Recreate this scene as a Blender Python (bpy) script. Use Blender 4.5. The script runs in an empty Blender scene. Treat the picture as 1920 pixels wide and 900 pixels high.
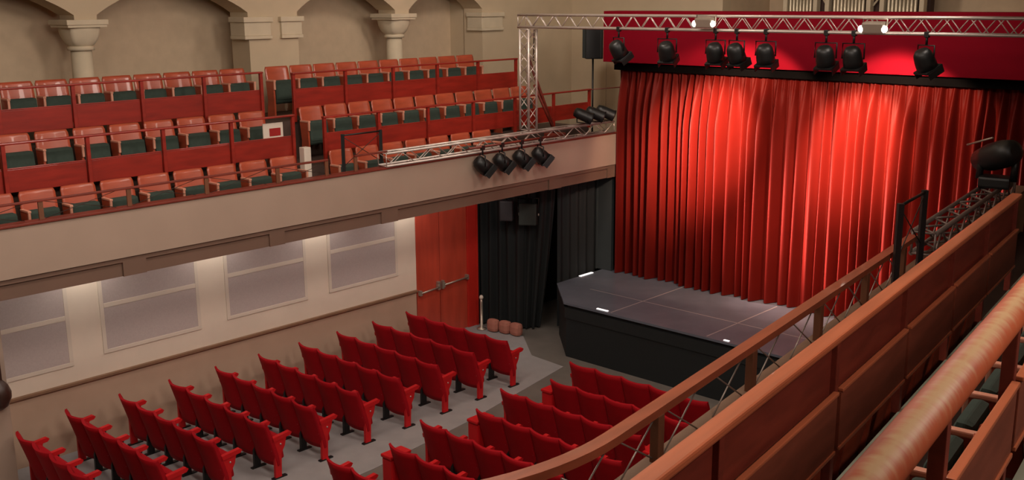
import bpy, bmesh, math, random
from mathutils import Vector, Matrix
random.seed(7)
PI = math.pi
SC = bpy.context.scene
COL = SC.collection

# ------------------------------------------------------------------ helpers
def lin(c):
    return tuple(((v / 255) / 12.92 if v / 255 <= .04045 else ((v / 255 + .055) / 1.055) ** 2.4) for v in c)

def material(name, rgb, rough=.6, metal=0., noise=0., scale=6., stretch=(1, 1, 1), bump=0., spec=.5, sheen=0., rgb2=None, coat=0.):
    m = bpy.data.materials.new(name); m.use_nodes = True
    nt = m.node_tree; b = nt.nodes['Principled BSDF']
    b.inputs['Roughness'].default_value = rough
    b.inputs['Metallic'].default_value = metal
    b.inputs['Specular IOR Level'].default_value = spec
    b.inputs['Sheen Weight'].default_value = sheen
    b.inputs['Coat Weight'].default_value = coat
    c = lin(rgb)
    tc = nt.nodes.new('ShaderNodeTexCoord'); mp = nt.nodes.new('ShaderNodeMapping')
    mp.inputs['Scale'].default_value = stretch
    nz = nt.nodes.new('ShaderNodeTexNoise'); nz.inputs['Scale'].default_value = scale; nz.inputs['Detail'].default_value = 5
    nt.links.new(tc.outputs['Object'], mp.inputs['Vector']); nt.links.new(mp.outputs['Vector'], nz.inputs['Vector'])
    rp = nt.nodes.new('ShaderNodeValToRGB')
    a = tuple(max(0, v * (1 - noise)) for v in c)
    d = lin(rgb2) if rgb2 else tuple(min(1, v * (1 + noise)) for v in c)
    rp.color_ramp.elements[0].color = (*a, 1); rp.color_ramp.elements[0].position = .3
    rp.color_ramp.elements[1].color = (*d, 1); rp.color_ramp.elements[1].position = .7
    nt.links.new(nz.outputs['Fac'], rp.inputs['Fac']); nt.links.new(rp.outputs['Color'], b.inputs['Base Color'])
    if bump:
        bp = nt.nodes.new('ShaderNodeBump'); bp.inputs['Strength'].default_value = bump; bp.inputs['Distance'].default_value = .01
        nt.links.new(nz.outputs['Fac'], bp.inputs['Height']); nt.links.new(bp.outputs['Normal'], b.inputs['Normal'])
    return m

def emit(name, rgb, s):
    m = material(name, rgb)
    b = m.node_tree.nodes['Principled BSDF']
    b.inputs['Emission Color'].default_value = (*lin(rgb), 1); b.inputs['Emission Strength'].default_value = s
    return m

class MB:
    def __init__(s): s.bm = bmesh.new()
    def box(s, c, d, M=None, bev=0.):
        r = bmesh.ops.create_cube(s.bm, size=1.)
        vs = r['verts']
        bmesh.ops.scale(s.bm, vec=d, verts=vs)
        if bev:
            es = list({e for v in vs for e in v.link_edges})
            q = bmesh.ops.bevel(s.bm, geom=es, offset=bev, segments=2, affect='EDGES', profile=.6)
            vs = list({v for f in q['faces'] for v in f.verts} | {v for v in vs if v.is_valid})
        if M is not None: bmesh.ops.transform(s.bm, matrix=M, verts=vs)
        bmesh.ops.translate(s.bm, vec=c, verts=vs)
        return s
    def box2(s, a, b, bev=0.):
        return s.box([(a[i] + b[i]) / 2 for i in range(3)], [abs(b[i] - a[i]) for i in range(3)], None, bev)
    def tube(s, pts, r, n=8, cap=True):
        pts = [Vector(p) for p in pts]; rings = []
        for i, p in enumerate(pts):
            t = ((pts[min(i + 1, len(pts) - 1)] - p).normalized() + (p - pts[max(i - 1, 0)]).normalized())
            t.normalize()
            a = Vector((0, 0, 1)) if abs(t.z) < .9 else Vector((1, 0, 0))
            u = t.cross(a).normalized(); w = u.cross(t)
            rr = r[i] if isinstance(r, (list, tuple)) else r
            rings.append([s.bm.verts.new(p + (u * math.cos(2 * PI * k / n) + w * math.sin(2 * PI * k / n)) * rr) for k in range(n)])
        for A, B in zip(rings, rings[1:]):
            for k in range(n):
                f = s.bm.faces.new((A[k], A[(k + 1) % n], B[(k + 1) % n], B[k])); f.smooth = n > 4
        if cap:
            s.bm.faces.new(rings[0][::-1]); s.bm.faces.new(rings[-1])
        return s
    def bar(s, pts, w, h):
        """rectangular section swept along a level path; w sideways, h upwards from the path"""
        pts = [Vector(p) for p in pts]; rings = []
        for i, p in enumerate(pts):
            t = (pts[min(i + 1, len(pts) - 1)] - pts[max(i - 1, 0)]).normalized()
            u = Vector((t.y, -t.x, 0)).normalized()
            rings.append([s.bm.verts.new(p + u * a + Vector((0, 0, b))) for a, b in ((-w / 2, 0), (w / 2, 0), (w / 2, h), (-w / 2, h))])
        for A, B in zip(rings, rings[1:]):
            for k in range(4): s.bm.faces.new((A[k], A[(k + 1) % 4], B[(k + 1) % 4], B[k]))
        s.bm.faces.new(rings[0][::-1]); s.bm.faces.new(rings[-1])
        return s
    def lathe(s, prof, M=None, n=16, smooth=True):
        M = M or Matrix(); rings = []
        for r, z in prof:
            rings.append([s.bm.verts.new(M @ Vector((r * math.cos(2 * PI * k / n), r * math.sin(2 * PI * k / n), z))) for k in range(n)])
        for A, B in zip(rings, rings[1:]):
            for k in range(n):
                f = s.bm.faces.new((A[k], A[(k + 1) % n], B[(k + 1) % n], B[k])); f.smooth = smooth
        s.bm.faces.new(rings[0][::-1]); s.bm.faces.new(rings[-1])
        return s
    def prism(s, poly, d, f):
        """poly: list of 2-d points; f maps (a, b, t) to 3-d; d=(t0, t1)"""
        A = [s.bm.verts.new(f(a, b, d[0])) for a, b in poly]; B = [s.bm.verts.new(f(a, b, d[1])) for a, b in poly]
        n = len(poly)
        s.bm.faces.new(A); s.bm.faces.new(B[::-1])
        for k in range(n): s.bm.faces.new((A[k], B[k], B[(k + 1) % n], A[(k + 1) % n]))
        return s
    def sheet(s, fn, nu, nv, thick=0.):
        """fn(u, v) -> point; with thick: fn(u, v, side)"""
        def grid(side):
            return [[s.bm.verts.new(fn(i / nu, j / nv, side) if thick else fn(i / nu, j / nv)) for i in range(nu + 1)] for j in range(nv + 1)]
        G = grid(0)
        def faces(g, fl):
            for j in range(nv):
                for i in range(nu):
                    q = (g[j][i], g[j][i + 1], g[j + 1][i + 1], g[j + 1][i]); f = s.bm.faces.new(q[::-1] if fl else q); f.smooth = True
        faces(G, False)
        if thick:
            K = grid(1); faces(K, True)
            rim = [(0, i) for i in range(nu)] + [(j, nu) for j in range(nv)] + [(nv, i) for i in range(nu, 0, -1)] + [(j, 0) for j in range(nv, 0, -1)]
            for (a, b), (c, d) in zip(rim, rim[1:] + rim[:1]):
                s.bm.faces.new((G[a][b], K[a][b], K[c][d], G[c][d]))
        return s
    def build(s, name, m, parent=None, loc=None):
        bmesh.ops.recalc_face_normals(s.bm, faces=s.bm.faces)
        me = bpy.data.meshes.new(name); s.bm.to_mesh(me); s.bm.free()
        me.materials.append(m)
        o = bpy.data.objects.new(name, me); COL.objects.link(o)
        if parent: o.parent = parent
        if loc: o.location = loc
        return o

def tag(o, label, cat, group=None, kind=None):
    o['label'] = label; o['category'] = cat
    if group: o['group'] = group
    if kind: o['kind'] = kind
    return o
def thing(name, label, cat, loc=(0, 0, 0), rz=0., group=None):
    o = bpy.data.objects.new(name, None); COL.objects.link(o); o.empty_display_size = .1
    o.location = loc; o.rotation_euler = (0, 0, rz)
    return tag(o, label, cat, group)
def struct(o, label=None):
    o['kind'] = 'structure'
    if label: o['label'] = label
    return o
def dup(root, loc, rz, label, group=None):
    r = root.copy(); COL.objects.link(r); r.location = loc; r.rotation_euler = (0, 0, rz); r['label'] = label
    if group: r['group'] = group
    for ch in list(root.children):
        c = ch.copy(); COL.objects.link(c); c.parent = r
        for g in list(ch.children):
            d = g.copy(); COL.objects.link(d); d.parent = c
    return r
ORD = 'first second third fourth fifth sixth seventh eighth ninth tenth eleventh twelfth thirteenth fourteenth fifteenth sixteenth'.split()
def rotx(a): return Matrix.Rotation(a, 4, 'X')
def rotz(a): return Matrix.Rotation(a, 4, 'Z')

# ------------------------------------------------------------------ materials
M = dict(
    wall=material('cream_plaster', (196, 178, 150), .85, noise=.05, scale=2.),
    wall_low=material('pale_plaster', (216, 200, 182), .8, noise=.04, scale=2.),
    wainscot=material('tan_plaster', (182, 154, 132), .8, noise=.05, scale=2.),
    ledge=material('brown_ledge', (128, 96, 72), .6, noise=.08),
    stone=material('cream_stone', (206, 192, 166), .8, noise=.05, scale=5.),
    fascia=material('fascia_plaster', (163, 141, 125), .75, noise=.04, scale=1.5),
    beam=material('shaded_beam_tone', (112, 86, 72), .75, noise=.05, scale=1.5),  # fascia tone darkened: shade under the balcony front put into the colour
    acoustic=material('grey_acoustic_cloth', (176, 162, 157), .95, noise=.04, scale=40.),
    acoustic_frame=material('pale_frame_paint', (206, 192, 176), .7),
    floor=material('grey_brown_lino', (106, 100, 94), .55, noise=.08, scale=3.),
    carpet=material('light_grey_carpet', (143, 139, 139), .85, noise=.06, scale=4.),
    tier=material('dark_tier_floor', (70, 52, 44), .8, noise=.1),
    nosing=material('grey_green_nosing', (128, 128, 112), .6, noise=.06),
    track=material('black_track_shade', (6, 6, 7), .9, spec=.1),
    red=material('red_upholstery', (152, 3, 18), .75, noise=.08, scale=5., spec=.2),
    red_ply=material('red_stained_arm', (186, 18, 24), .5, noise=.06, spec=.35),
    blackm=material('black_metal', (16, 17, 18), .45, noise=.1),
    bolt=material('bolt_steel', (190, 170, 165), .35, .8),
    ply=material('orange_stained_plywood', (170, 76, 50), .38, noise=.16, scale=3., stretch=(1, 1, 5), coat=.2),
    green=material('dark_green_cloth', (50, 64, 56), .9, noise=.08, scale=20.),
    arm=material('pinkish_armrest_wood', (216, 152, 128), .4, noise=.1, scale=4.),
    maho=material('mahogany_panel', (142, 36, 24), .42, noise=.2, scale=2.5, stretch=(6, 1, 6), coat=.15),
    maho_dark=material('dark_mahogany_board', (114, 46, 34), .45, noise=.2, scale=2.5, stretch=(6, 1, 6)),
    rail=material('orange_oak_rail', (188, 104, 70), .36, noise=.18, scale=2., stretch=(8, .6, 8), coat=.3),
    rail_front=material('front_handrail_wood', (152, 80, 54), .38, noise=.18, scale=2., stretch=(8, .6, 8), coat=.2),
    panel_lit=material('brown_panel', (126, 64, 46), .42, noise=.2, scale=2.5, stretch=(6, 1, 6), coat=.1),
    alu_dark=material('dull_aluminium', (120, 106, 100), .5, .5, noise=.08),
    rail_worn_sheen=material('worn_sheen_oak_rail', (184, 86, 54), .5, noise=.14, scale=1.6, stretch=(2.6, 1.6, 2.), rgb2=(200, 100, 62)),
    post=material('brown_post_wood', (112, 70, 48), .5, noise=.15, scale=3., stretch=(4, 4, 1)),
    tanboard=material('tan_parapet_board', (110, 84, 66), .6, noise=.12, scale=2.5, stretch=(5, .7, 5)),
    velvet=material('red_velvet', (90, 15, 9), .6, noise=.05, scale=2., spec=.14),
    valance=material('crimson_cloth', (118, 4, 24), .85, noise=.04, scale=3., spec=.1),
    black_cloth=material('black_curtain_cloth', (13, 18, 19), .85, noise=.12, scale=3.),
    grey_flat=material('dark_grey_flat', (54, 61, 63), .7, noise=.05),
    stage_black=material('black_stage_cloth', (16, 22, 24), .75, noise=.08, scale=2.),
    deck=material('grey_stage_deck', (96, 101, 112), .27, noise=.1, scale=2.5, spec=.5),
    seam=material('pale_seam_tape', (140, 134, 134), .6),
    alu=material('aluminium', (196, 184, 176), .38, .55, noise=.06),
    steel=material('silver_steel', (176, 164, 150), .35, .6),
    door=material('red_brown_door', (180, 68, 48), .4, noise=.14, scale=2.2, stretch=(3, 3, .5), coat=.2),
    door_frame=material('red_door_frame', (186, 40, 30), .45, noise=.05),
    white=material('white_board', (214, 202, 188), .6),
    red_print=material('red_print', (150, 20, 20), .6),
    salmon=material('salmon_cloth', (168, 108, 92), .8, noise=.08),
    pipe=material('organ_pipe_metal', (196, 184, 160), .35, .5, noise=.08, stretch=(1, 1, .3)),
    organ_dark=material('dark_organ_case', (58, 36, 28), .7, noise=.1),
    recess=material('brown_recess_plaster', (198, 176, 148), .85, noise=.05),
    dark_brown=material('dark_brown_lamp', (58, 36, 28), .4, noise=.1),
    lamp_glass=emit('lamp_glow', (255, 244, 226), 5.),
    led=emit('white_marker_led', (255, 255, 255), 1.0),
    lens=material('lens_glass', (40, 44, 50), .1, spec=.8),
    wire=material('steel_wire', (150, 140, 132), .4, .6),
    dark_wire=material('dark_cable', (50, 36, 30), .6),
    grille=material('speaker_grille', (26, 32, 28), .7, noise=.25, scale=60.),
)

def sheen_and_wear(m):  # pale band paints lamp sheen into the colour, along with worn varnish streaks
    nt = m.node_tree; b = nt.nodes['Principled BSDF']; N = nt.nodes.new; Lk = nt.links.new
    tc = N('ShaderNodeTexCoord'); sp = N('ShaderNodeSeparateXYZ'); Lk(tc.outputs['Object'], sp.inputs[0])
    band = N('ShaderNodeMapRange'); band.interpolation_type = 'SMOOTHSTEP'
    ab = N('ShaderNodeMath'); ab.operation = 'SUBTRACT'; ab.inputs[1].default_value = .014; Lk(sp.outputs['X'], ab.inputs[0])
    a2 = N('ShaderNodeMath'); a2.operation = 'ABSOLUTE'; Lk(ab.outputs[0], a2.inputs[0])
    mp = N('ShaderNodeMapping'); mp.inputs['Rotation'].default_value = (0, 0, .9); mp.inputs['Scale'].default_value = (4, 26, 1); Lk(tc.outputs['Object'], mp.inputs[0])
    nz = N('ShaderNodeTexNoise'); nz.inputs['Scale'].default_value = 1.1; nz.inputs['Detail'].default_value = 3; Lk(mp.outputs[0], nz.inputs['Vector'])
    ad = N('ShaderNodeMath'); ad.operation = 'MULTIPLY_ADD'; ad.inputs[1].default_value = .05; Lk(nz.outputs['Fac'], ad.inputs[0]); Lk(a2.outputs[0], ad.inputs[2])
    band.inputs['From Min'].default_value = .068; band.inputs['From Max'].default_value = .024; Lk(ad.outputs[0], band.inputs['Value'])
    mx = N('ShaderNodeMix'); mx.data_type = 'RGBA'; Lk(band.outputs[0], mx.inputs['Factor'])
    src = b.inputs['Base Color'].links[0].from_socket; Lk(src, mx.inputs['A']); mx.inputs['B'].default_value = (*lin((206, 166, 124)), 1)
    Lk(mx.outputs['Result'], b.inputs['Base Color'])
sheen_and_wear(M['rail_worn_sheen'])

# ------------------------------------------------------------------ camera (solved from vanishing points)
PPX, PPY = 960., 450.
V1 = (2850., -15.); V2 = (-1185., 12.)
F = math.sqrt(-((V1[0] - PPX) * (V2[0] - PPX) + (V1[1] - PPY) * (V2[1] - PPY)))
vy = Vector((V1[0] - PPX, PPY - V1[1], -F)).normalized()
vx = -Vector((V2[0] - PPX, PPY - V2[1], -F)).normalized()
vz = vx.cross(vy).normalized(); vx = vy.cross(vz)
cam = bpy.data.cameras.new('camera'); co = bpy.data.objects.new('camera', cam); COL.objects.link(co)
co.matrix_world = Matrix.Translation((0, 0, 6.5)) @ Matrix((vx, vy, vz)).to_4x4()
cam.sensor_width = 36.; cam.lens = F * 36 / 1920; cam.clip_start = .05; cam.clip_end = 200
SC.camera = co

# right balcony frame: t along it towards the stage, lat sideways
AZ = math.radians(7.69)
UR = Vector((-math.sin(AZ), math.cos(AZ), 0)); NR = Vector((math.cos(AZ), math.sin(AZ), 0))
def RB(t, lat, z): return UR * t + NR * lat + Vector((0, 0, z))

# ------------------------------------------------------------------ room shell
XW = -14.6
struct(MB().box2((-17, -5, -.2), (5, 21, 0)).build('floor', M['floor']))
struct(MB().box2((-17.2, -5, 9.4), (5, 21.5, 9.6)).build('ceiling', M['wall']))
w = struct(MB().box2((XW - .2, -4, 1.06), (XW, 14.5, 3.3)).build('wall_left', M['wall_low']))
MB().box2((XW - .2, -4, 0), (XW, 12.84, 1.06)).build('wainscot', M['wainscot'], w)
struct(MB().box2((XW - .02, -4, 1.03), (XW + .05, 12.84, 1.075), .008).build('trim_1', M['ledge']), 'brown ledge along the lower wall')
struct(MB().box2((XW - 2.3, 14.5, 0), (XW, 19.1, 3.3)).build('wall_side_stage', M['stage_black']))
struct(MB().box2((-17.2, -5.2, 0), (5.2, -5, 9.5)).build('wall_back', M['wall']))
struct(MB().box2((5, -5, 0), (5.2, 21, 9.5)).build('wall_right', M['wall']))

# upper arcade wall with segmental arches
XA, TH = -16., .55
b = MB()
def arch(y0, y1, z0=6.3, rise=.42, top=9.4, n=20):
    h = (y1 - y0) / 2; R = (h * h + rise * rise) / (2 * rise); c = (y0 + y1) / 2
    ys = [y0 + (y1 - y0) * i / n for i in range(n + 1)]
    zs = [z0 + math.sqrt(max(0, R * R - (y - c) ** 2)) - (R - rise) for y in ys]
    for i in range(n):
        b.prism([(ys[i], zs[i]), (ys[i + 1], zs[i + 1]), (ys[i + 1], top), (ys[i], top)], (XA, XA - TH), lambda a, q, t: (t, a, q))
for y0, y1 in ((1.2, 3.5), (4.6, 7.32), (7.68, 10.38), (11.41, 13.72), (14.08, 16.14)): arch(y0, y1)
for y0, y1 in ((3.5, 4.6), (10.38, 11.41), (16.14, 19.2), (-5, 1.2)): b.box2((XA - TH, y0, 3.9), (XA, y1, 9.4))
for y in (7.5, 13.9): b.box2((XA - TH + .05, y - .18, 6.2), (XA, y + .18, 9.4))
struct(b.build('wall_left_arcade', M['wall']))
struct(MB().box2((XA - TH - .7, -5, 3.5), (XA - TH - .5, 19.2, 9.4)).build('wall_left_recess', M['recess']))
struct(MB().box2((XA - TH - .7, 16.2, 3.5), (XA - .05, 19.2, 9.4)).build('wall_left_end', M['wall']))
for k, (y, where) in enumerate(((7.5, 'beyond the seats away from the stage'), (13.9, 'beyond the seats nearer the stage'))):
    t = thing('column', 'round cream stone column with cushion capital, ' + where, 'column', (XA - .26, y, 0)); t['kind'] = 'structure'
    MB().lathe([(.17, 4.3), (.165, 5.2), (.155, 5.78)], n=24).build('shaft', M['stone'], t)
    MB().lathe([(.2, 5.76), (.205, 5.8), (.17, 5.84)], n=24).build('necking', M['stone'], t)
    c = MB()
    def cap(u, v, s=0):
        a = 2 * PI * u; k2 = math.sin(min(1, v) * PI / 2)
        sq = 1 / max(abs(math.cos(a)), abs(math.sin(a)))
        r = .165 + (.27 * (sq * .5 + .5) - .165) * k2
        return (r * math.cos(a), r * math.sin(a), 5.82 + .3 * (1 - math.cos(v * PI / 2)) ** .8)
    c.sheet(cap, 48, 10).build('capital', M['stone'], t)
    MB().box2((-.31, -.31, 6.11), (.31, .31, 6.15), .01).box2((-.33, -.33, 6.15), (.33, .33, 6.23), .012).build('abacus', M['stone'], t)
b = MB()
for y0, y1 in ((3.4, 4.0), (4.15, 4.72), (10.24, 10.84), (11.0, 11.5), (16.05, 16.75)):
    b.box2((XA - .4, y0 + .03, 5.9), (XA + .05, y1 - .03, 6.13), .01); b.box2((XA - .4, y0, 6.13), (XA + .09, y1, 6.22), .012); b.box2((XA - .4, y0 + .02, 5.84), (XA + .07, y1 - .02, 5.9), .01)
struct(b.build('trim_2', M['stone']), 'impost blocks on the arcade piers')

# stage end wall with the organ niche
YS = 19.1
b = MB()
b.box2((-16.1, YS, 0), (-11.95, YS + .3, 9.4)); b.box2((-5.9, YS, 0), (5, YS + .3, 9.4)); b.box2((-11.95, YS, 0), (-5.9, YS + .3, 5.6))
struct(b.build('wall_stage', M['wall']))
struct(MB().box2((-13, 21.0, 0), (-4, 21.2, 9.4)).box2((-12.2, 19.4, 5.4), (-11.95, 21, 9.4)).box2((-5.9, 19.4, 5.4), (-5.65, 21, 9.4)).build('wall_organ_niche', M['recess']))
struct(MB().box2((-12, 19.4, 5.5), (-5.9, 21, 5.6)).build('floor_organ_niche', M['recess']))
# faint door trim on the stage end wall
struct(MB().box2((-15.0, YS - .02, 3.9), (-14.96, YS + .02, 5.9)).box2((-14.1, YS - .02, 3.9), (-14.06, YS + .02, 5.9)).box2((-15.0, YS - .02, 5.88), (-14.06, YS + .02, 5.92)).build('trim_3', M['wall']), 'faint door trim on the stage end wall')

org = thing('pipe_organ', 'pipe organ with upright metal pipes standing above the crimson pelmet', 'organ', (0, 20.1, 5.6))
for x0, n in ((-10.95, 7), (-9.98, 9), (-8.86, 8)):
    for i in range(n):
        p = MB().lathe([(.012, 0), (.034, .25), (.034, 1.5 + .12 * abs(i - n / 2))], n=10)
        p.build('organ_pipe', M['pipe'], org, (x0 + i * .075, 0, 0))
for x in (-10.38, -10.12, -9.25, -8.98, -8.2, -11.05):
    MB().box2((x - .045, -.06, 0), (x + .045, .1, 2.4), .008).build('case_post', M['stone'], org)
for xa, xb in ((-10.33, -10.17), (-9.03, -9.2)):
    MB().tube([(xa, .05, .95), (xb, .05, .72)], .018, 4).build('case_brace', M['stone'], org)
MB().box2((-11.1, .12, 0), (-8.1, .3, 2.6)).build('case_back', M['organ_dark'], org)

# ------------------------------------------------------------------ left balcony shell
XB = -12.6
b = MB()
b.prism([(XB, 3.285), (XB, 3.9), (XB - .14, 3.9), (XB - .14, 3.285)], (-4, 16.45), lambda a, q, t: (a, t, q))
fas = struct(b.build('wall_balcony_left', M['fascia']))
struct(MB().box2((XB - .16, -4, 3.9), (XB + .025, 16.45, 3.93), .006).build('trim_4', M['maho_dark']), 'dark wooden cap on the far balcony front')
# cornice and recessed beam below
XBM = -12.625
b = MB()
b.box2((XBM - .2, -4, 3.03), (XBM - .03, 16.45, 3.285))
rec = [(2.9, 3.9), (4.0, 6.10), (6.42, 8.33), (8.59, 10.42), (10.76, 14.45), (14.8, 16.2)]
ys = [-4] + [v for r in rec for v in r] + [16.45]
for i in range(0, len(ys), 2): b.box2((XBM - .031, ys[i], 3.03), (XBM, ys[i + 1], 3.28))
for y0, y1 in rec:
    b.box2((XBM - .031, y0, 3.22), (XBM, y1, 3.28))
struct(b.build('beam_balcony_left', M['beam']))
struct(MB().box2((-16.1, -4, 3.05), (XBM - .05, 16.45, 3.15)).build('ceiling_balcony_left', M['wall_low']))
TIERS = (3.31, 3.93, 4.55)
b = MB()
b.box2((-16.6, -4, 3.15), (XB - .1, 19.1, 3.31)); b.box2((-14.7, -4, 3.3), (-13.6, 16.8, 3.93)); b.box2((-16.6, -4, 3.3), (-14.55, 15.65, 4.55))
struct(b.build('floor_balcony_left', M['tier']))
# pilaster below the balcony at the picture's near end of the lower wall
struct(MB().box2((XW, 4.0, .009), (-14.0, 5.0, 3.05)).build('pillar', M['fascia']), 'cream pillar standing against the lower wall')
t = thing('wall_lamp', 'dark brown domed lamp fixed on the cream pillar by the lower wall', 'lamp', (-13.96, 4.87, 1.42))
MB().lathe([(.03, -.22), (.1, -.17), (.15, -.06), (.155, .02), (.12, .12), (.05, .2)], n=20).build('lamp_shade', M['dark_brown'], t)
MB().box2((-.06, -.05, -.05), (.04, .05, .5), .01).build('bracket', M['dark_brown'], t)

# acoustic panels on the lower wall
pan = [(10.85, 12.33, 1.5, 'nearest the double door'), (8.79, 10.27, 1.48, 'second from the double door'), (6.69, 8.2, 1.44, 'third from the double door'), (4.6, 6.11, 1.38, 'beside the cream pillar, fourth from the door')]
for y0, y1, z0, wh in pan:
    t = thing('acoustic_panel', 'pale framed grey acoustic wall panel ' + wh, 'wall panel', (XW, y0, z0), 0, 'acoustic panels on the lower wall')
    L = y1 - y0; b = MB()
    for a, c in (((0, -.06, 0), (.014, 0, 1.56)), ((0, L, 0), (.014, L + .06, 1.56)), ((0, -.06, -.06), (.014, L + .06, 0)), ((0, 0, .64), (.015, L, .71))): b.box2(a, c, .004)
    b.build('panel_frame', M['acoustic_frame'], t)
    MB().box2((0, 0, 0), (.01, L, .64)).build('lower_board', M['acoustic'], t)
    MB().box2((0, 0, .71), (.01, L, 1.55)).build('upper_board', M['acoustic'], t)

# double door with push bars
d = struct(bpy.data.objects.new('door_1', None), 'red-brown wooden double door with chrome push bars'); COL.objects.link(d)
d.location = (XW, 12.84, 0)
for y0, y1, in ((.0, .60), (.605, 1.34)):
    MB().box2((-.1, y0 + .01, 0.01), (.02, y1, 3.04), .006).build('door_leaf', M['door'], d)
MB().box2((-.1, 1.34, 0), (.05, 1.58, 3.04), .01).box2((-.1, 1.58, 0), (.07, 1.62, 3.04), .006).build('door_frame', M['door_frame'], d)
for y0, y1, z0, z1 in ((.05, .52, 1.0, 1.03), (.66, 1.3, 1.05, 1.08)):
    pb = MB().tube([(.09, y0, z0), (.09, y1, z1)], .017, 10).build('push_bar', M['steel'], d)
    for y, z in ((y0, z0), (y1, z1)): MB().box2((.02, y - .025, z - .05), (.1, y + .025, z + .05), .008).build('bar_bracket', M['steel'], pb)
MB().box2((.02, .5, .97), (.085, .56, 1.14), .008).box2((.02, .62, .97), (.085, .67, 1.14), .008).build('door_latch', M['steel'], d)

# ------------------------------------------------------------------ floor coverings
cp = MB().prism([(XW, -2), (-10.75, -2), (-10.87, 8.66), (-11.1, 10.8), (-11.62, 13.7), (-12.46, 13.77), (-13.34, 14.5), (XW, 14.45)], (.001, .008), lambda a, q, t: (a, q, t)).build('aisle_carpet', M['carpet'])
tag(cp, 'light grey carpet under the wall-side seats, running to the aisle edge', 'carpet')

# ------------------------------------------------------------------ stalls seats
SW = .515
def make_stall_seat(arm_left=False, console=0, end=False):
    t = thing('theatre_chair', 'x', 'seat')
    def back(u, v, s):
        x = (u - .5) * (SW - .003); q = (x / (SW / 2)) ** 2
        y = -.062 * (1 - q) + .03 - .185 * max(0, v) ** 1.1
        z = .19 + .67 * v - .01 * (1 - q) * v
        n = Vector((0, 1, .22)).normalized()
        th = .05 * (1 - .35 * abs(2 * v - 1) ** 4)
        return Vector((x, y, z)) + n * (th if s else 0)
    MB().sheet(back, 12, 8, 1).build('backrest', M['red'], t)
    MB().box((0, .1, .43), (SW - .09, .1, .36), rotx(.12), .035).build('seat_cushion', M['red'], t)
    def panel(x, end):
        wide = .045
        poly = [(-.04, .555), (.25, .585), (.28, .62), (.25, .645), (-.05, .615)]
        leg = [(-.03, .56), (.19, .585), (.16, .46), (.1, .36), (.085, .08), (.085, .015), (-.015, .015), (-.01, .3), (-.01, .45)]
        f = lambda a, q, tt: (tt, a, q)
        o = MB().prism(poly, (x - wide * .7, x + wide * .7), f).build('armrest', M['red_ply'], t)
        l = MB().prism(leg, (x - wide / 2, x + wide / 2), f).build('side_panel', M['red_ply'] if end else M['blackm'], t)
        MB().box2((x - .03, -.06, 0), (x + .03, .17, .02), .004).build('foot', M['blackm'], l)
        if end: MB().lathe([(.014, 0), (.014, .008), (.006, .012)], Matrix.Translation((x + wide / 2, .09, .5)) @ Matrix.Rotation(PI / 2, 4, 'Y'), 8).build('bolt', M['bolt'], l)
    panel(SW / 2 - .033, end)
    if arm_left: panel(-SW / 2 - .033, True)
    if console:
        s = console; xa, xb = sorted((s * (SW / 2 + .005), s * (SW / 2 + .22)))
        MB().box2((xa, -.1, .22), (xb, .22, .6), .03).box2((xa, -.12, .6), (xb, .24, .645), .015).box2((xa + .06, -.03, 0), (xb - .06, .13, .23)).build('end_console', M['red_ply'], t)
    MB().lathe([(.014, 0), (.014, .01), (.005, .016)], Matrix.Translation((SW / 2 - .04, -.03, .43)) @ rotx(PI / 2), 8).build('back_bolt', M['bolt'], t)
    return t
proto = {}
def stall(key, loc, label, group):
    if key not in proto:
        o = make_stall_seat(*key); o.location = loc; o['label'] = label; o['group'] = group; proto[key] = o; return o
    return dup(proto[key], loc, 0, label, group)
for k in range(10):
    y = 12.33 - .798 * k
    n0 = 0
    for i in range(5):
        x = -14.17 + SW * (i + .5)
        if k == 9:
            if i == 4: continue
            x += .29
        lab = f'red upholstered seat, wall-side block, {ORD[k]} row from stage, {ORD[i]} from wall'
        stall((i == 0, 0, i == 4 or (k == 9 and i == 3)), (x, y, .008), lab, 'stalls seats in the wall-side block')
for k in range(8):
    y = 12.28 - .798 * k
    x0 = -10.17 if k % 2 == 0 else -9.88
    for i in range(5):
        con = 1 if (k % 2 == 0 and i == 4) else (-1 if (k % 2 and i == 0) else 0)
        lab = f'red upholstered seat across the aisle, {ORD[k]} row from stage, {ORD[i]} from aisle'
        stall((i == 0 and con != -1, con, i == 4), (x0 + SW * (i + .5), y, 0), lab, 'stalls seats across the aisle')

# ------------------------------------------------------------------ balcony seats (face +y)
BW = .486
def make_balcony_seat(first=False):
    t = thing('balcony_chair', 'x', 'seat')
    def shell(u, v, s):
        x = (u - .5) * (BW - .02); q = (x / (BW / 2)) ** 2
        xs = 1 - .3 * max(0, (.2 - v) / .2) ** 2.2 - .08 * max(0, (v - .93) / .07) ** 2
        y = -.03 * (1 - q) - .13 * v
        return Vector((x * xs, y + (.018 if s else 0), .22 + .63 * v))
    MB().sheet(shell, 10, 14, 1).build('back_shell', M['ply'], t)
    MB().box((0, -.03, .5), (BW - .09, .05, .24), rotx(.2), .022).build('back_cushion', M['green'], t)
    sc = MB().box((0, .07, .46), (BW - .1, .1, .34), rotx(.12), .045).build('seat_cushion', M['green'], t)
    MB().tube([(-BW / 2 + .06, .04, .3), (BW / 2 - .06, .04, .3)], .075, 14).build('cushion_roll', M['green'], sc)
    def side(x):
        f = lambda a, q, tt: (tt, a, q)
        poly = [(-.1, .0), (.12, .0), (.12, .3), (.115, .5), (.115, .61), (-.1, .61), (-.06, .3)]
        o = MB().prism(poly, (x - .016, x + .016), f).build('side_panel', M['ply'], t)
        MB().box((x, .03, .625), (.046, .24, .03), None, .008).box((x, .13, .545), (.034, .03, .14), None, .008).build('armrest', M['arm'], o)
    side(BW / 2 - .023)
    if first: side(-BW / 2 - .02)
    return t
bproto = {}
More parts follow.
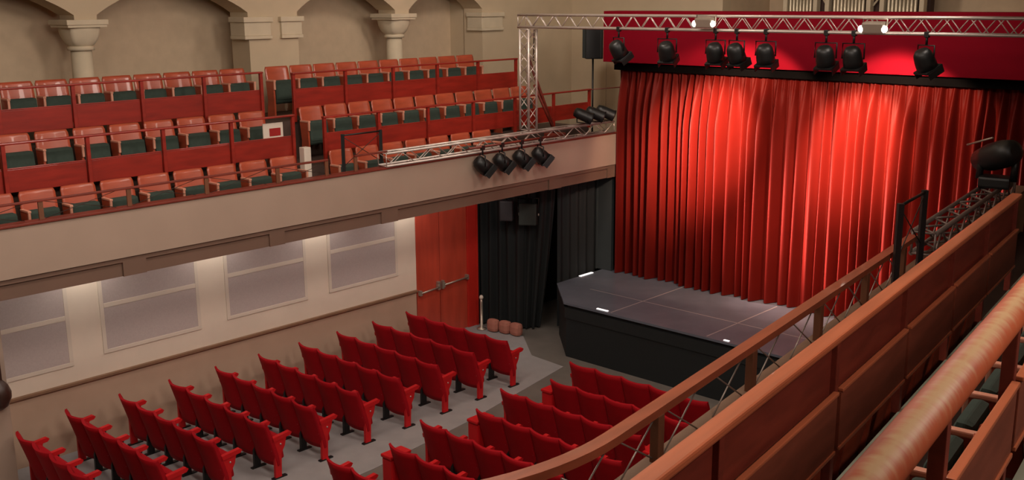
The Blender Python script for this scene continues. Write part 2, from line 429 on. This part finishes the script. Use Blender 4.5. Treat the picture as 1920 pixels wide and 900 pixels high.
def bseat(first, loc, rz, label, group):
    if first not in bproto:
        o = make_balcony_seat(first); o.location = loc; o.rotation_euler = (0, 0, rz); o['label'] = label; o['group'] = group; bproto[first] = o; return o
    return dup(bproto[first], loc, rz, label, group)
ROWX = (-13.34, -14.29, -15.22)
rows = [(0, 'A', [4.83 + .535 * i for i in range(9)]), (0, 'B', [10.22 + .535 * i for i in range(7)]),
        (1, 'A', [4.97 + .53 * i for i in range(9)]), (1, 'B', [10.36 + .51 * i for i in range(11)]),
        (2, 'A', [5.0 + .5 * i for i in range(10)]), (2, 'B', [10.37 + .5 * i for i in range(10)])]
RN = ('front row', 'middle row', 'top row')
for r, sec, ys in [(r, q, [v + .08 for v in w]) for r, q, w in rows]:
    for i, y in enumerate(ys):
        k = (len(ys) - 1 - i) if sec == 'A' else i
        lab = f'green-cushioned plywood seat, {RN[r]} of arched balcony, {ORD[k]} from aisle, ' + ('far from stage' if sec == 'A' else 'stage side')
        bseat(i == len(ys) - 1, (ROWX[r], y, TIERS[r]), -PI / 2, lab, f'{RN[r]} seats on the arched balcony')

# ------------------------------------------------------------------ tier barriers
def barrier(label, loc, rz, y0, y1, posts, zr, zt, zb, side, upper=False, railmat='maho', hr=.03, railw=.08, worn=False, pm='maho'):
    """runs along local y; side = +1 when the hall is at +x"""
    t = thing('tier_barrier', label, 'barrier', loc, rz)
    if worn: MB().tube([(0, y0, zr - .058), (0, y1, zr - .058)], .058, 24).build('top_rail', M['rail_worn_sheen'], t)
    else: MB().box2((-railw / 2, y0, zr - hr), (railw / 2, y1, zr), .012).build('top_rail', M[railmat], t)
    for p in posts:
        MB().box2((-.025, p - .025, zb - .22), (.025, p + .025, zr - hr * .9), .004).build('post', M[pm], t)
    seg = [y0] + [p for p in posts if y0 + .1 < p < y1 - .1] + [y1]
    for a, c in zip(seg, seg[1:]):
        g = MB().box2((-side * .03 - .012, a + .03, zb), (-side * .03 + .012, c - .03, zt - .02), .004).build('panel', M['panel_lit' if upper or worn else 'maho'], t)
        MB().box2((-side * .035 - .016, a + .03, zt - .02), (-side * .035 + .016, c - .03, zt), .005).build('panel_cap', M['rail'] if upper or worn else M['maho'], g)
        if upper or worn:
            MB().box2((-side * .035 - .015, a + .03, zb), (-side * .035 + .015, c - .03, zb + .02), .004).build('bottom_edge', M['rail'], g)
        if upper:
            MB().box2((side * .015 - .01, a + .025, zt - .03), (side * .015 + .01, c - .025, zr - hr), .003).build('upper_board', M['maho_dark'], t)
    return t
def grid(a, b, s):
    n = max(1, round((b - a) / s)); return [a + (b - a) * i / n for i in range(n + 1)]
barrier('mahogany barrier behind the front row, arched balcony, away from stage', (-13.57, 0, 0), 0, 2.9, 9.52, grid(2.95, 9.49, 1.13), 4.78, 4.45, 4.14, 1)
barrier('mahogany barrier behind the front row, arched balcony, towards stage', (-13.57, 0, 0), 0, 10.06, 16.8, grid(10.09, 16.77, 1.13), 4.7, 4.43, 4.13, 1)
barrier('mahogany barrier before the top row, arched balcony, away from stage', (-14.52, 0, 0), 0, 3.4, 9.62, grid(3.45, 9.59, 1.08), 5.39, 5.1, 4.77, 1)
barrier('mahogany barrier before the top row, arched balcony, towards stage', (-14.52, 0, 0), 0, 10.18, 15.62, grid(10.21, 15.59, 1.08), 5.34, 5.07, 4.75, 1)
Lr = RB(0, -1.65, 0)
barrier('barrier with broad oak top rail beside the camera balcony front row', Lr, AZ, 1.6, 9.98, [1.7, 2.45, 3.75, 5.2, 6.5, 7.69, 8.82, 9.95], 4.80, 4.49, 4.14, -1, True, 'rail', .04, .09, False, 'maho_dark')
barrier('next barrier of the camera balcony front row, beyond the gap towards stage', Lr, AZ, 10.9, 14.6, [10.93, 12.1, 13.3, 14.57], 4.80, 4.49, 4.14, -1, True, 'rail', .04, .09, False, 'maho_dark')
Lr = RB(0, -.66, 0)
barrier('barrier with rounded worn rail, sheen painted on, closest to the camera', Lr, AZ, .9, 9.9, [1.0, 2.05, 3.13, 4.2, 5.3, 6.4, 7.5, 8.7, 9.87], 5.40, 5.07, 4.76, -1, False, 'rail', .05, .1, True, 'maho_dark')

# ------------------------------------------------------------------ right balcony shell
def path(lat, tend=15.8, R=1.8, t0=4.5, extra=0.):
    """plan line along the balcony front with a rounded corner at its near end"""
    c = (lat - R, t0); r = R + extra
    pts = []
    pts.append((c[0] + r * math.cos(PI / 6) - 2.5 * .5, t0 - r * .5 - 2.5 * .866))
    for i in range(9):
        a = -PI / 6 + PI / 6 * i / 8
        pts.append((c[0] + r * math.cos(a), c[1] + r * math.sin(a)))
    pts.append((c[0] + r, 8.)); pts.append((c[0] + r, tend))
    return pts
def pw(pts, z): return [RB(t, l, z) for l, t in pts]
struct(MB().bar(pw(path(-2.55), 3.05), .12, .85).build('wall_balcony_right', M['fascia']))
struct(MB().bar(pw(path(-2.55), 3.89), .17, .03).build('trim_5', M['tanboard']), 'tan board on the camera balcony front')
b = MB()
for l0, l1, z in ((-2.5, -.7, 3.31), (-1.6, -.55, 3.93), (-.6, 2.6, 4.55)):
    b.prism([(l0, -3.5), (l1, -3.5), (l1, 15.6), (l0, 15.6)], (3.05, z), lambda a, q, t: RB(q, a, t))
fb = struct(b.build('floor_balcony_right', M['tier']))
b = MB()
for l0, z in ((-1.63, 3.93), (-.64, 4.55)): b.prism([(l0, -3.5), (l0 + .045, -3.5), (l0 + .045, 15.6), (l0, 15.6)], (z - .05, z + .004), lambda a, q, t: RB(q, a, t))
b.build('nosing', M['nosing'], fb)
t = thing('balcony_handrail', 'oak handrail with posts and crossed wires on the camera balcony front', 'handrail', (0, 0, 0))
MB().bar(pw(path(-2.58, 10.3), 4.2), .085, .05).build('top_rail', M['rail_front'], t)
pts = [3.9, 4.99, 6.33, 7.63, 8.78, 9.9]
for p in pts[1:]:
    q = RB(p, -2.56, 4.06); MB().box(q, (.055, .075, .29), rotz(AZ), .006).build('post', M['post'], t)
for p0, p1 in zip(pts, pts[1:]):
    for k in range(2):
        a0, a1 = p0 + .1 + (p1 - p0) * .5 * k, p0 + .1 + (p1 - p0) * .5 * k + .45
        for s in (0, 1):
            MB().tube([RB(a0 if s else a1, -2.57, 4.2), RB(a1 if s else a0, -2.57, 3.92)], .0055, 5).build('cross_wire', M['wire'], t)
t = thing('balcony_handrail', 'thin dark handrail along the arched balcony front', 'handrail', (XB - .06, 0, 0))
for y0, y1 in ((2.9, 9.45), (9.95, 10.6)):
    MB().box2((-.02, y0, 4.15), (.02, y1, 4.18), .006).build('top_rail', M['maho_dark'], t)
for y in (4.0, 5.15, 6.28, 7.4, 8.55, 9.42, 9.97):
    MB().box2((-.012, y - .03, 3.93), (.012, y + .03, 4.15), .003).build('post', M['post'], t)
for y in (4.0, 5.15, 6.28, 7.4, 8.55):
    for s in (0, 1):
        MB().tube([(0, y + .05 + .9 * s, 3.94), (0, y + .95 - .9 * s, 4.15)], .004, 5).build('cross_wire', M['dark_wire'], t)

# seats of the camera balcony
RZ = PI / 2 + AZ
for r, lat, ts in ((0, -1.88, [3.6 + .53 * i for i in range(12)]), (1, -.89, [1.95 + .53 * i for i in range(15)])):
    for i, tt in enumerate(ts):
        k = len(ts) - 1 - i
        bseat(i == 0, RB(tt, lat, TIERS[r]), RZ, f'green-cushioned plywood seat, {RN[r]} of camera balcony, {ORD[k]} from the stage end', f'{RN[r]} seats on the camera balcony')

# ------------------------------------------------------------------ stage
SZ = 1.05
t = thing('stage', 'black fronted stage platform with grey deck and clipped corner', 'stage', (0, 0, 0))
plan = [(-13.0, 18.9), (-12.95, 15.05), (-12.0, 14.14), (-4.9, 14.14), (-4.3, 15.0), (-4.3, 18.9)]
MB().prism(plan, (SZ - .04, SZ), lambda a, q, z: (a, q, z)).build('deck', M['deck'], t)
def inset(p, d): return [(x + (d if x < -8 else -d), y + (d if y < 16 else -d)) for x, y in p]
MB().prism(inset(plan, .06), (SZ - .1, SZ - .04), lambda a, q, z: (a, q, z)).prism(inset(plan, .035), (0, SZ - .3), lambda a, q, z: (a, q, z)).prism(inset(plan, .015), (SZ - .3, SZ - .1), lambda a, q, z: (a, q, z)).build('stage_front', M['stage_black'], t)
for x in (-10.95, -8.95, -6.95):
    MB().box2((x - .012, 14.2, SZ), (x + .012, 16.5, SZ + .0015)).build('deck_seam', M['seam'], t)
MB().box2((-12.2, 15.15, SZ), (-4.6, 15.17, SZ + .0015)).build('deck_seam', M['seam'], t)
for lab, a, c in (('white marker strip on the front stage edge near the clipped corner', (-11.28, 14.2), (-11.03, 14.245)), ('white marker strip along the curtained side of stage', (-12.97, 15.75), (-12.91, 16.15)), ('tiny white marker on the front stage edge beside the handrail', (-8.63, 14.19), (-8.53, 14.23))):
    tag(MB().box2((*a, SZ), (*c, SZ + .012), .003).build('marker_strip', M['led']), lab, 'marker')

# red main curtain
C0, C1, CY, CT = -12.68, -4.2, 16.69, 5.13
folds = []; x = C0
while x < C1:
    wd = random.uniform(.15, .29); folds.append((x, wd)); x += wd
def fold(x):
    for a, wd in folds:
        if a <= x < a + wd:
            return (x - a) / wd, a
    return 0., 0.
rnd = {a: (random.uniform(.6, 1.25), random.uniform(-.5, .5)) for a, wd in folds}; rnd[0.] = (1, 0)
def curt(u, v):
    x = C0 + (C1 - C0) * u
    p, a = fold(x); amp, sk = rnd[a]
    z = 1.06 + (CT - 1.06) * v
    big = (.5 - .5 * math.cos(2 * PI * p)) ** .8 * .25 * amp
    fine = .03 * math.sin(2 * PI * x / .105) + .02
    m = min(1, max(0, (v - .72) / .28)); m = m * m
    y = CY - big * (1 - .8 * m) - fine * (.15 + .85 * m) + .03 * math.sin(x * 2.1 + 1.3)
    return Vector((x + sk * .08 * (1 - v) * math.sin(PI * p), y, z))
cu = MB().sheet(curt, 1500, 24).build('stage_curtain', M['velvet'])
tag(cu, 'tall pleated red velvet curtain closing the stage, lit by two spots', 'curtain')
va = MB()
va.box2((-12.76, 16.18, 5.3), (-3.4, 16.24, 6.26), .01).box2((-12.76, 16.24, 5.3), (-12.71, 16.7, 6.26))
va.box2((-12.76, 16.24, 6.2), (-3.4, 16.7, 6.26))
tag(va.build('pelmet', M['valance']), 'flat crimson pelmet above the red stage curtain', 'pelmet')
tag(MB().box2((-12.7, 16.45, 5.135), (-4.2, 16.66, 5.285), .01).build('track_gap_shade', M['track']), 'black strip for the track and shaded gap beneath the crimson pelmet', 'track')  # black strip stands for the track and the shadow under the pelmet
# black side masking
tag(MB().box2((-12.45, 16.78, SZ + .003), (-4.2, 16.84, 5.28)).build('backcloth', M['stage_black']), 'black backcloth hanging behind the red curtain', 'backcloth')
PTH = [(-14.56, 14.56), (-14.1, 14.72), (-13.62, 14.82), (-13.3, 15.0), (-13.16, 15.3)]
def along(P, s):
    L = [0]
    for a, c in zip(P, P[1:]): L.append(L[-1] + math.dist(a, c))
    d = s * L[-1]
    for i in range(len(P) - 1):
        if d <= L[i + 1] + 1e-9:
            f = (d - L[i]) / (L[i + 1] - L[i]); a, c = P[i], P[i + 1]
            n = Vector((c[1] - a[1], a[0] - c[0], 0)).normalized()
            return Vector((a[0] + (c[0] - a[0]) * f, a[1] + (c[1] - a[1]) * f, 0)), n, d
def bc(u, v):
    p, n, d = along(PTH, u)
    k = .055 * math.sin(d * 2 * PI / .21 + 1.2 * math.sin(d * 3.3)) * (1.1 - .4 * v) + .03 * math.sin(d * 9 + 2 * v)
    p = p + n * k; pull = max(0, u - .55) / .45 * (1 - v) ** 1.3 * .42
    return Vector((p.x - pull * .9, p.y - pull * .12, .03 + 3.0 * v))
tag(MB().sheet(bc, 260, 20).build('side_curtain', M['black_cloth']), 'black pleated curtain hanging beneath the balcony beside the door', 'curtain')
def bc2(u, v):
    x = -13.2 + .12 * u; y = 15.35 + 1.1 * u
    return Vector((x + .04 * math.sin(u * 30), y, .05 + 3. * v))
tag(MB().sheet(bc2, 120, 8).build('side_curtain', M['stage_black']), 'black curtain closing off the wing at the side of the stage', 'curtain')
struct(MB().box2((-13.1, 16.5, SZ + .002), (-12.74, 16.58, 3.05)).box2((-13.12, 16.46, SZ + .002), (-13.09, 16.6, 3.05)).build('wall_proscenium', M['grey_flat']))

# ------------------------------------------------------------------ trusses
def box_truss(t, p0, p1, w=.21, step=.21, rc=.022, rl=.008, faces=(0, 1, 2, 3), mat='alu'):
    p0, p1 = Vector(p0), Vector(p1); d = (p1 - p0); L = d.length; d.normalize()
    a = Vector((0, 0, 1)) if abs(d.z) < .9 else Vector((0, 1, 0))
    s = d.cross(a).normalized(); q = s.cross(d)
    cr = [(s * i + q * j) * (w / 2) for i, j in ((-1, -1), (1, -1), (1, 1), (-1, 1))]
    for c in cr: MB().tube([p0 + c, p1 + c], rc, 10).build('chord', M[mat], t)
    n = max(2, round(L / step))
    for k in faces:
        c0, c1 = cr[k], cr[(k + 1) % 4]
        pts = [p0 + d * (L * i / n) + (c0 if i % 2 == 0 else c1) for i in range(n + 1)]
        m = MB()
        for x, y in zip(pts, pts[1:]): m.tube([x, y], rl, 6)
        m.tube([p0 + c0, p0 + c1], rl, 6); m.tube([p1 + c0, p1 + c1], rl, 6)
        m.build('lacing', M[mat], t)
TY, TZ = 14.05, 6.115
t = thing('lighting_truss', 'long aluminium lighting truss spanning the hall in front of the pelmet', 'truss')
box_truss(t, (-12.93, TY, TZ), (-2.6, TY, TZ), .21, .17)
t = thing('truss_tower', 'upright aluminium truss tower standing on the arched balcony front', 'truss', (-12.78, 14.05, 0))
box_truss(t, (0, 0, 4.18), (0, 0, 5.97))
t = thing('truss_tower', 'upright truss tower on the camera balcony front holding the long truss', 'truss', (-2.75, 14.05, 0))
box_truss(t, (0, 0, 4.6), (0, 0, 5.98)); MB().box2((-.16, -.16, 3.93), (.16, .16, 4.6), .01).build('base_block', M['blackm'], t)
t = thing('lighting_truss', 'aluminium truss lying along the arched balcony front', 'truss')
box_truss(t, (-12.66, 10.5, 4.05), (-12.66, 16.3, 4.05), .2, .3, .02)
t = thing('lighting_truss', 'aluminium truss lying along the camera balcony front', 'truss')
box_truss(t, RB(10.62, -2.56, 4.1), RB(14.6, -2.56, 4.1), .22, .26, .025, .012, mat='alu_dark')
# brace leg behind the tower
t = thing('tower_brace', 'dark brown sloping brace leg behind the upright truss tower', 'brace')
MB().tube([(-13.0, 14.3, 5.45), (-13.05, 15.1, 4.0)], .03, 6).tube([(-12.95, 14.4, 4.95), (-13.05, 15.1, 4.0)], .025, 6).build('brace_leg', M['maho_dark'], t)
MB().box2((-13.2, 14.95, 3.31), (-12.9, 15.25, 4.0), .01).build('brace_foot', M['maho_dark'], t)
MB().tube([(-12.86, 14.3, 5.95), (-12.9, 14.32, 5.4)], .01, 6).build('cable', M['dark_wire'], t)

# ------------------------------------------------------------------ stage lights
def spotlight(label, hang, tilt, yaw, drop=.3, size=1., group='spotlights under the long truss', roll=0.):
    """hang: point on the truss chord; tilt from straight down towards +y"""
    t = thing('stage_spotlight', label, 'spotlight', hang, 0, group)
    R = rotz(yaw) @ rotx(tilt)
    c = Vector((0, 0, -drop))
    T = Matrix.Translation(c) @ R @ Matrix.Scale(size, 4)
    Lb = .34
    b = MB().lathe([(.045, .17), (.085, .165), (.115, .12), (.125, .07), (.135, -.02), (.135, -.1)], T, 14)
    b.build('lamp_body', M['blackm'], t)
    fr = MB().box((0, 0, 0), (.27, .27, .03), None, .006)
    for v in fr.bm.verts: v.co = T @ (v.co + Vector((0, 0, -.115)))
    fr = fr.build('colour_frame', M['blackm'], t)
    for sx, sy in ((1, 0), (-1, 0), (0, 1)):
        d = MB().box((0, 0, 0), (.012 if sx else .24, .012 if sy else .24, .09), rotx(.0), .002)
        for v in d.bm.verts: v.co = T @ (v.co + Vector((sx * .135, sy * .135, -.165)))
        d.build('barn_door', M['blackm'], fr)
    MB().lathe([(.11, -.128), (.11, -.132), (.02, -.14)], T, 14).build('lens', M['lens'], t)
    k = math.cos(yaw), math.sin(yaw); y = .16 * size
    MB().tube([c + Vector((-k[0] * y, -k[1] * y, 0)), c + Vector((-k[0] * y, -k[1] * y, drop * .62)), c + Vector((k[0] * y, k[1] * y, drop * .62)), c + Vector((k[0] * y, k[1] * y, 0))], .012, 6).build('yoke', M['blackm'], t)
    MB().tube([(0, 0, -drop * .36), (0, 0, .0)], .016, 6).box((0, 0, .01), (.06, .07, .08), None, .01).build('clamp', M['blackm'], t)
    return t
zc = TZ - .12
hx = [(-10.68, -.35, .6), (-9.72, .2, .5), (-8.83, .1, .4), (-8.46, -.25, .45), (-7.97, .05, .35), (-7.02, .05, .4), (-6.61, .0, .35), (-5.6, -.5, .5)]
for i, (x, yaw, tilt) in enumerate(hx):
    spotlight(f'black spotlight hanging under the long truss, {ORD[i]} from the truss tower', (x, TY - .1, zc), tilt, yaw, .34)
for i, y in enumerate((12.52, 13.0, 13.5, 14.0)):
    spotlight(f'black spotlight hung before the pale balcony front, {ORD[3 - i]} from the stage', (XB + .16, y, 4.03), .85, -.5, .29, .95, 'spotlights hung along the arched balcony front')
tag(MB().tube([(XB + .16, 12.2, 4.06), (XB + .16, 14.4, 4.06)], .02, 8).tube([(XB + .16, 12.3, 4.06), (XB - .06, 12.3, 4.0)], .012, 6).tube([(XB + .16, 14.3, 4.06), (XB - .06, 14.3, 4.0)], .012, 6).build('hanging_pipe', M['maho_dark']), 'dark pipe before the arched balcony front carrying four spotlights', 'pipe')
# par cans lying on the parapet
for i, (y, lab) in enumerate(((15.44, 'furthest from the red curtain'), (15.8, 'in the middle'), (16.12, 'against the red curtain'))):
    t = thing('par_can', 'black par can aimed from the arched balcony corner, ' + lab, 'spotlight', (XB - .06, y, 4.21), 0, 'par cans at the balcony corner')
    T = Matrix.Translation((0, 0, .13)) @ rotz(-.75) @ rotx(1.15) @ Matrix.Scale(.84, 4)
    MB().lathe([(.05, .2), (.1, .18), (.125, .08), (.13, -.2), (.145, -.24)], T, 18).build('lamp_body', M['blackm'], t)
    MB().lathe([(.12, -.225), (.12, -.23), (.03, -.24)], T, 18).build('lens', M['lens'], t)
    MB().tube([(-.13, 0, .13), (-.13, 0, -.02), (.13, 0, -.02), (.13, 0, .13)], .012, 6).build('yoke', M['blackm'], t)
# moving head at the camera balcony end
q = RB(13.6, -2.5, 4.22)
t = thing('moving_head', 'large black moving light on the camera balcony truss near the dark curtain', 'spotlight', q)
MB().box((0, 0, .08), (.36, .3, .14), rotz(AZ), .03).build('base', M['blackm'], t)
for s in (-.2, .2): MB().tube([(s, 0, .1), (s, .02, .42)], .045, 8).build('yoke_arm', M['blackm'], t)
T = Matrix.Translation((0, 0, .4)) @ rotz(1.0) @ rotx(1.25)
MB().lathe([(.07, .3), (.14, .26), (.17, .12), (.17, -.12), (.13, -.34)], T, 18).build('lamp_head', M['blackm'], t)
MB().tube([Vector((-.05, -.1, .62)), Vector((-.42, .12, .48))], .012, 6).build('handle', M['steel'], t)
# two bright floodlights riding on the truss
for x, z, lab in ((-8.98, 6.13, 'glaring work light on the long truss, nearer the truss tower'), (-6.3, 6.09, 'glaring work light on the long truss, further from the truss tower')):
    t = thing('work_light', lab, 'work light', (x, TY - .15, z))
    MB().box((0, -.02, 0), (.3, .14, .15), rotx(.2), .02).build('housing', M['steel'], t)
    for s in (-1, 1): MB().lathe([(.045, 0), (.05, .02), (.02, .045)], Matrix.Translation((s * .16, -.05, -.02)) @ rotx(PI / 2), 12).build('bulb', M['lamp_glass'], t)
    MB().tube([(-.17, 0, -.05), (-.17, 0, .11), (.17, 0, .11), (.17, 0, -.05)], .012, 6).build('bracket', M['steel'], t)

# ------------------------------------------------------------------ speakers, frames and small things
t = thing('speaker', 'black loudspeaker box on a pole stand behind the arched balcony rail', 'speaker', (-13.95, 17.35, TIERS[0]))
MB().box((0, 0, 2.28), (.44, .36, .64), rotz(-.75), .02).build('cabinet', M['blackm'], t)
Tg = rotz(-.75) @ Matrix.Translation((0, -.185, 1.66))
g = MB().box((0, 0, 0), (.4, .02, .6), None, .006)
for v in g.bm.verts: v.co = rotz(.55) @ (v.co + Vector((0, -.17, 2.28)))
MB().tube([(0, 0, .02), (0, 0, 1.98)], .02, 10).build('pole', M['blackm'], t)
for k in range(3):
    a = k * 2 * PI / 3 + .3; MB().tube([(0, 0, .45), (.38 * math.cos(a), .38 * math.sin(a), .012)], .012, 6).build('leg', M['blackm'], t)
g.build('grille', M['grille'], t)
t = thing('mounted_speaker', 'dark grey speaker on a yoke beneath the balcony before the black curtain', 'speaker', (-13.4, 14.72, 2.42), .6)
MB().box((0, 0, 0), (.34, .26, .42), rotx(-.15), .02).build('cabinet', M['grille'], t)
MB().tube([(-.2, 0, 0), (-.2, 0, .32), (.2, 0, .32), (.2, 0, 0)], .014, 6).build('yoke', M['blackm'], t)
MB().tube([(0, 0, .31), (0, 0, .63)], .02, 6).build('hanging_stem', M['blackm'], t)
for s in (-1, 1): MB().lathe([(.03, 0), (.03, .02)], Matrix.Translation((s * .19, 0, 0)) @ Matrix.Rotation(PI / 2, 4, 'Y'), 10).build('knob', M['steel'], t)
t = thing('mounted_speaker', 'smaller dark plum box hung beneath the balcony, door side of the yoke speaker', 'speaker', (-13.72, 14.45, 2.5), .6)
MB().box((0, 0, 0), (.26, .2, .4), None, .03).build('cabinet', material('dark_plum_box', (30, 25, 28), .7), t)
MB().tube([(0, 0, .2), (0, 0, .55)], .015, 6).build('bracket', M['blackm'], t)
# silver post and salmon bolsters by the black curtain
t = thing('barrier_post', 'short silver post standing by the black curtain near the door', 'post', (-14.28, 14.28, .009))
MB().lathe([(.1, 0), (.1, .02), (.03, .04), (.028, .55), (.026, .62)], n=12).build('pole', M['steel'], t)
MB().lathe([(.026, .62), (.045, .66), (.03, .7), (.01, .71)], n=12).build('cap', M['white'], t)
for i, (x, y, lab) in enumerate(((-14.0, 14.33, 'closest to the silver post'), (-13.74, 14.4, 'in the middle of three'), (-13.48, 14.44, 'closest to the stage'))):
    o = MB().box((0, 0, .13), (.25, .18, .26), None, .08).build('floor_cushion', M['salmon'], None, (x, y, .009))
    tag(o, 'salmon rounded cushion on the floor before the black curtain, ' + lab, 'cushion', 'cushions by the black curtain')
# black gate frames
def gate(label, p, q2, z0, z1, zc):
    t = thing('gate_frame', label, 'frame', (0, 0, 0)); p, q2 = Vector(p), Vector(q2)
    for s in (p, q2): MB().tube([s + Vector((0, 0, z0)), s + Vector((0, 0, z1))], .035, 4).build('upright', M['blackm'], t)
    MB().tube([p + Vector((0, 0, z1 - .02)), q2 + Vector((0, 0, z1 - .02))], .014, 6).build('top_bar', M['blackm'], t)
    MB().tube([p + Vector((0, 0, z1 - .04)), q2 + Vector((0, 0, zc))], .006, 5).tube([q2 + Vector((0, 0, z1 - .04)), p + Vector((0, 0, zc))], .006, 5).build('cross_wire', M['dark_wire'], t)
gate('black upright gate frame at the end of the oak handrail', RB(9.35, -2.47, 0), RB(10.15, -2.47, 0), 3.92, 4.72, 4.2)
gate('thin black gate frame before the arched balcony aisle seats', (-12.8, 9.85, 0), (-12.8, 10.6, 0), 3.31, 4.5, 4.0)
# signs and boxes in the far balcony aisle
t = thing('notice_board', 'white notice with red block on the barrier end by the stepped aisle', 'notice', (-13.64, 9.17, 4.55))
MB().box((0, 0, 0), (.02, .36, .24), None, .004).build('board', M['white'], t)
MB().box((.012, .03, -.02), (.01, .2, .12), None, .002).build('red_block', M['red_print'], t)
MB().tube([(-.02, 0, -.12), (-.02, 0, -.62)], .012, 6).build('support', M['blackm'], t)
tag(MB().box2((-13.45, 9.5, 3.622), (-13.32, 9.63, 4.28), .01).build('white_bin', M['white']), 'tall white bin standing on the grey aisle step of the arched balcony', 'bin')
t = thing('step_stool', 'low white step stool on the front aisle of the arched balcony', 'stool', (-12.95, 9.56, TIERS[0]))
MB().box2((-.16, -.18, .44), (.16, .18, .5), .01).build('top', M['white'], t)
for sx in (-1, 1):
    for sy in (-1, 1): MB().box2((sx * .14 - .02, sy * .15 - .02, 0), (sx * .14 + .02, sy * .15 + .02, .45)).build('leg', M['white'], t)
struct(MB().box2((-13.6, 9.35, 3.31), (-13.15, 10.05, 3.62), .01).build('trim_6', M['carpet']), 'grey aisle step on the arched balcony')
tag(MB().tube([(-13.57, 16.8, 4.68), (-13.0, 18.6, 4.72)], .012, 6).build('handrail', M['maho_dark']), 'thin dark rail running on from the barrier towards the stage', 'handrail')

# ------------------------------------------------------------------ light
def light(kind, name, loc, energy, col=(1, 1, 1), aim=None, **kw):
    l = bpy.data.lights.new(name, kind); l.energy = energy; l.color = col
    for k, v in kw.items(): setattr(l, k, v)
    o = bpy.data.objects.new(name, l); COL.objects.link(o); o.location = loc
    if aim is not None: o.rotation_euler = (Vector(aim) - Vector(loc)).to_track_quat('-Z', 'Y').to_euler()
    return o
WARM = (1., .86, .75)
for x, y, e in ((-9, 3, 165), (-9, 7.5, 135), (-4, 5, 120)):
    light('AREA', 'house_light', (x, y, 9.2), e, WARM, (x, y, 0), shape='DISK', size=2.2)
light('AREA', 'house_light', (1.8, 4., 9.1), 150, WARM, (-1.2, 4.5, 4.5), shape='DISK', size=.9)
for y, e in ((3.5, 140), (9., 165), (13.5, 100)):
    light('AREA', 'upper_wall_fill', (-5, y, 8.2), e, WARM, (-16, y + .5, 6.3), shape='DISK', size=1.6)  # unseen fill added to brighten the arcade wall
light('AREA', 'upper_wall_fill', (-11., 12., 9.1), 170, WARM, (-13.2, 19.1, 5.4), shape='DISK', size=1.)  # another added fill, brightens the stage end wall
for y in (4.35, 6.4, 8.5, 10.56, 12.58):
    light('SPOT', 'under_balcony_lamp_and_fill', (-14.2, y, 3.0), 17, (1, .92, .82), (-14.6, y, 1.6), spot_size=2.4, spot_blend=.8, shadow_soft_size=.06)
for y in (3.3, 5.4, 7.45, 9.5, 11.6, 13.6):
    light('SPOT', 'under_balcony_lamp_and_fill', (-13.3, y, 3.0), 21, (1, .92, .84), (-14.6, y, 1.7), spot_size=2.6, spot_blend=.6, shadow_soft_size=.1)  # added row of soft fill to even out the lower wall
RED = (1., .62, .42)
for x, aim, e, sz, bl in ((-8.83, (-10.5, 16.4, 4.0), 4600, .74, 1), (-7.02, (-7.6, 16.4, 4.15), 4600, .74, 1), (-8.46, (-9.9, 16.5, 3.95), 520, 1.3, .3), (-6.61, (-7.0, 16.5, 3.95), 560, 1.3, .3), (-7.97, (-9.2, 16.5, 1.2), 500, .8, 1), (-7.0, (-7.2, 16.5, 1.2), 500, .8, 1), (-8.6, (-9.7, 16.18, 5.2), 700, .5, 1), (-5.75, (-6.9, 16.18, 5.2), 700, .5, 1)):
    light('SPOT', 'spot_beam', (x, TY + .12, 5.62), e, RED, aim, spot_size=sz, spot_blend=bl, shadow_soft_size=.05)
for y, aim, e, sz in ((12.6, (-9.4, 16.5, 2.8), 4200, .72), (13.5, (-7.4, 16.5, 2.6), 8000, .62), (14.0, (-5.8, 16.5, 3.0), 3600, .4)):
    light('SPOT', 'side_beam', (XB + .5, y, 3.62), e, (1., .6, .5), aim, spot_size=sz, spot_blend=1., shadow_soft_size=.05)
for y, aim, e in ((15.75, (-10., 16.6, 2.6), 1500), (16.05, (-8, 16.5, 3.), 1500)):
    light('SPOT', 'par_beam', (XB + .35, y, 4.3), e, (1., .6, .5), aim, spot_size=.8, spot_blend=1., shadow_soft_size=.05)
light('SPOT', 'fascia_end_fill', RB(13.4, -2.75, 4.65), 260, (1, .72, .7), (-12.6, 14.9, 3.5), spot_size=.42, spot_blend=.9, shadow_soft_size=.06)  # pinkish fill added to brighten the balcony front near the stage
wd = bpy.data.worlds.new('world'); SC.world = wd; wd.use_nodes = True
wd.node_tree.nodes['Background'].inputs['Color'].default_value = (1, .8, .65, 1); wd.node_tree.nodes['Background'].inputs['Strength'].default_value = .05

SC.view_settings.view_transform = 'Standard'; SC.view_settings.look = 'None'; SC.view_settings.gamma = 1; SC.view_settings.use_curve_mapping = False
SC.view_settings.exposure = 0.
SC.cycles.use_denoising = True
SC.cycles.max_bounces = 6
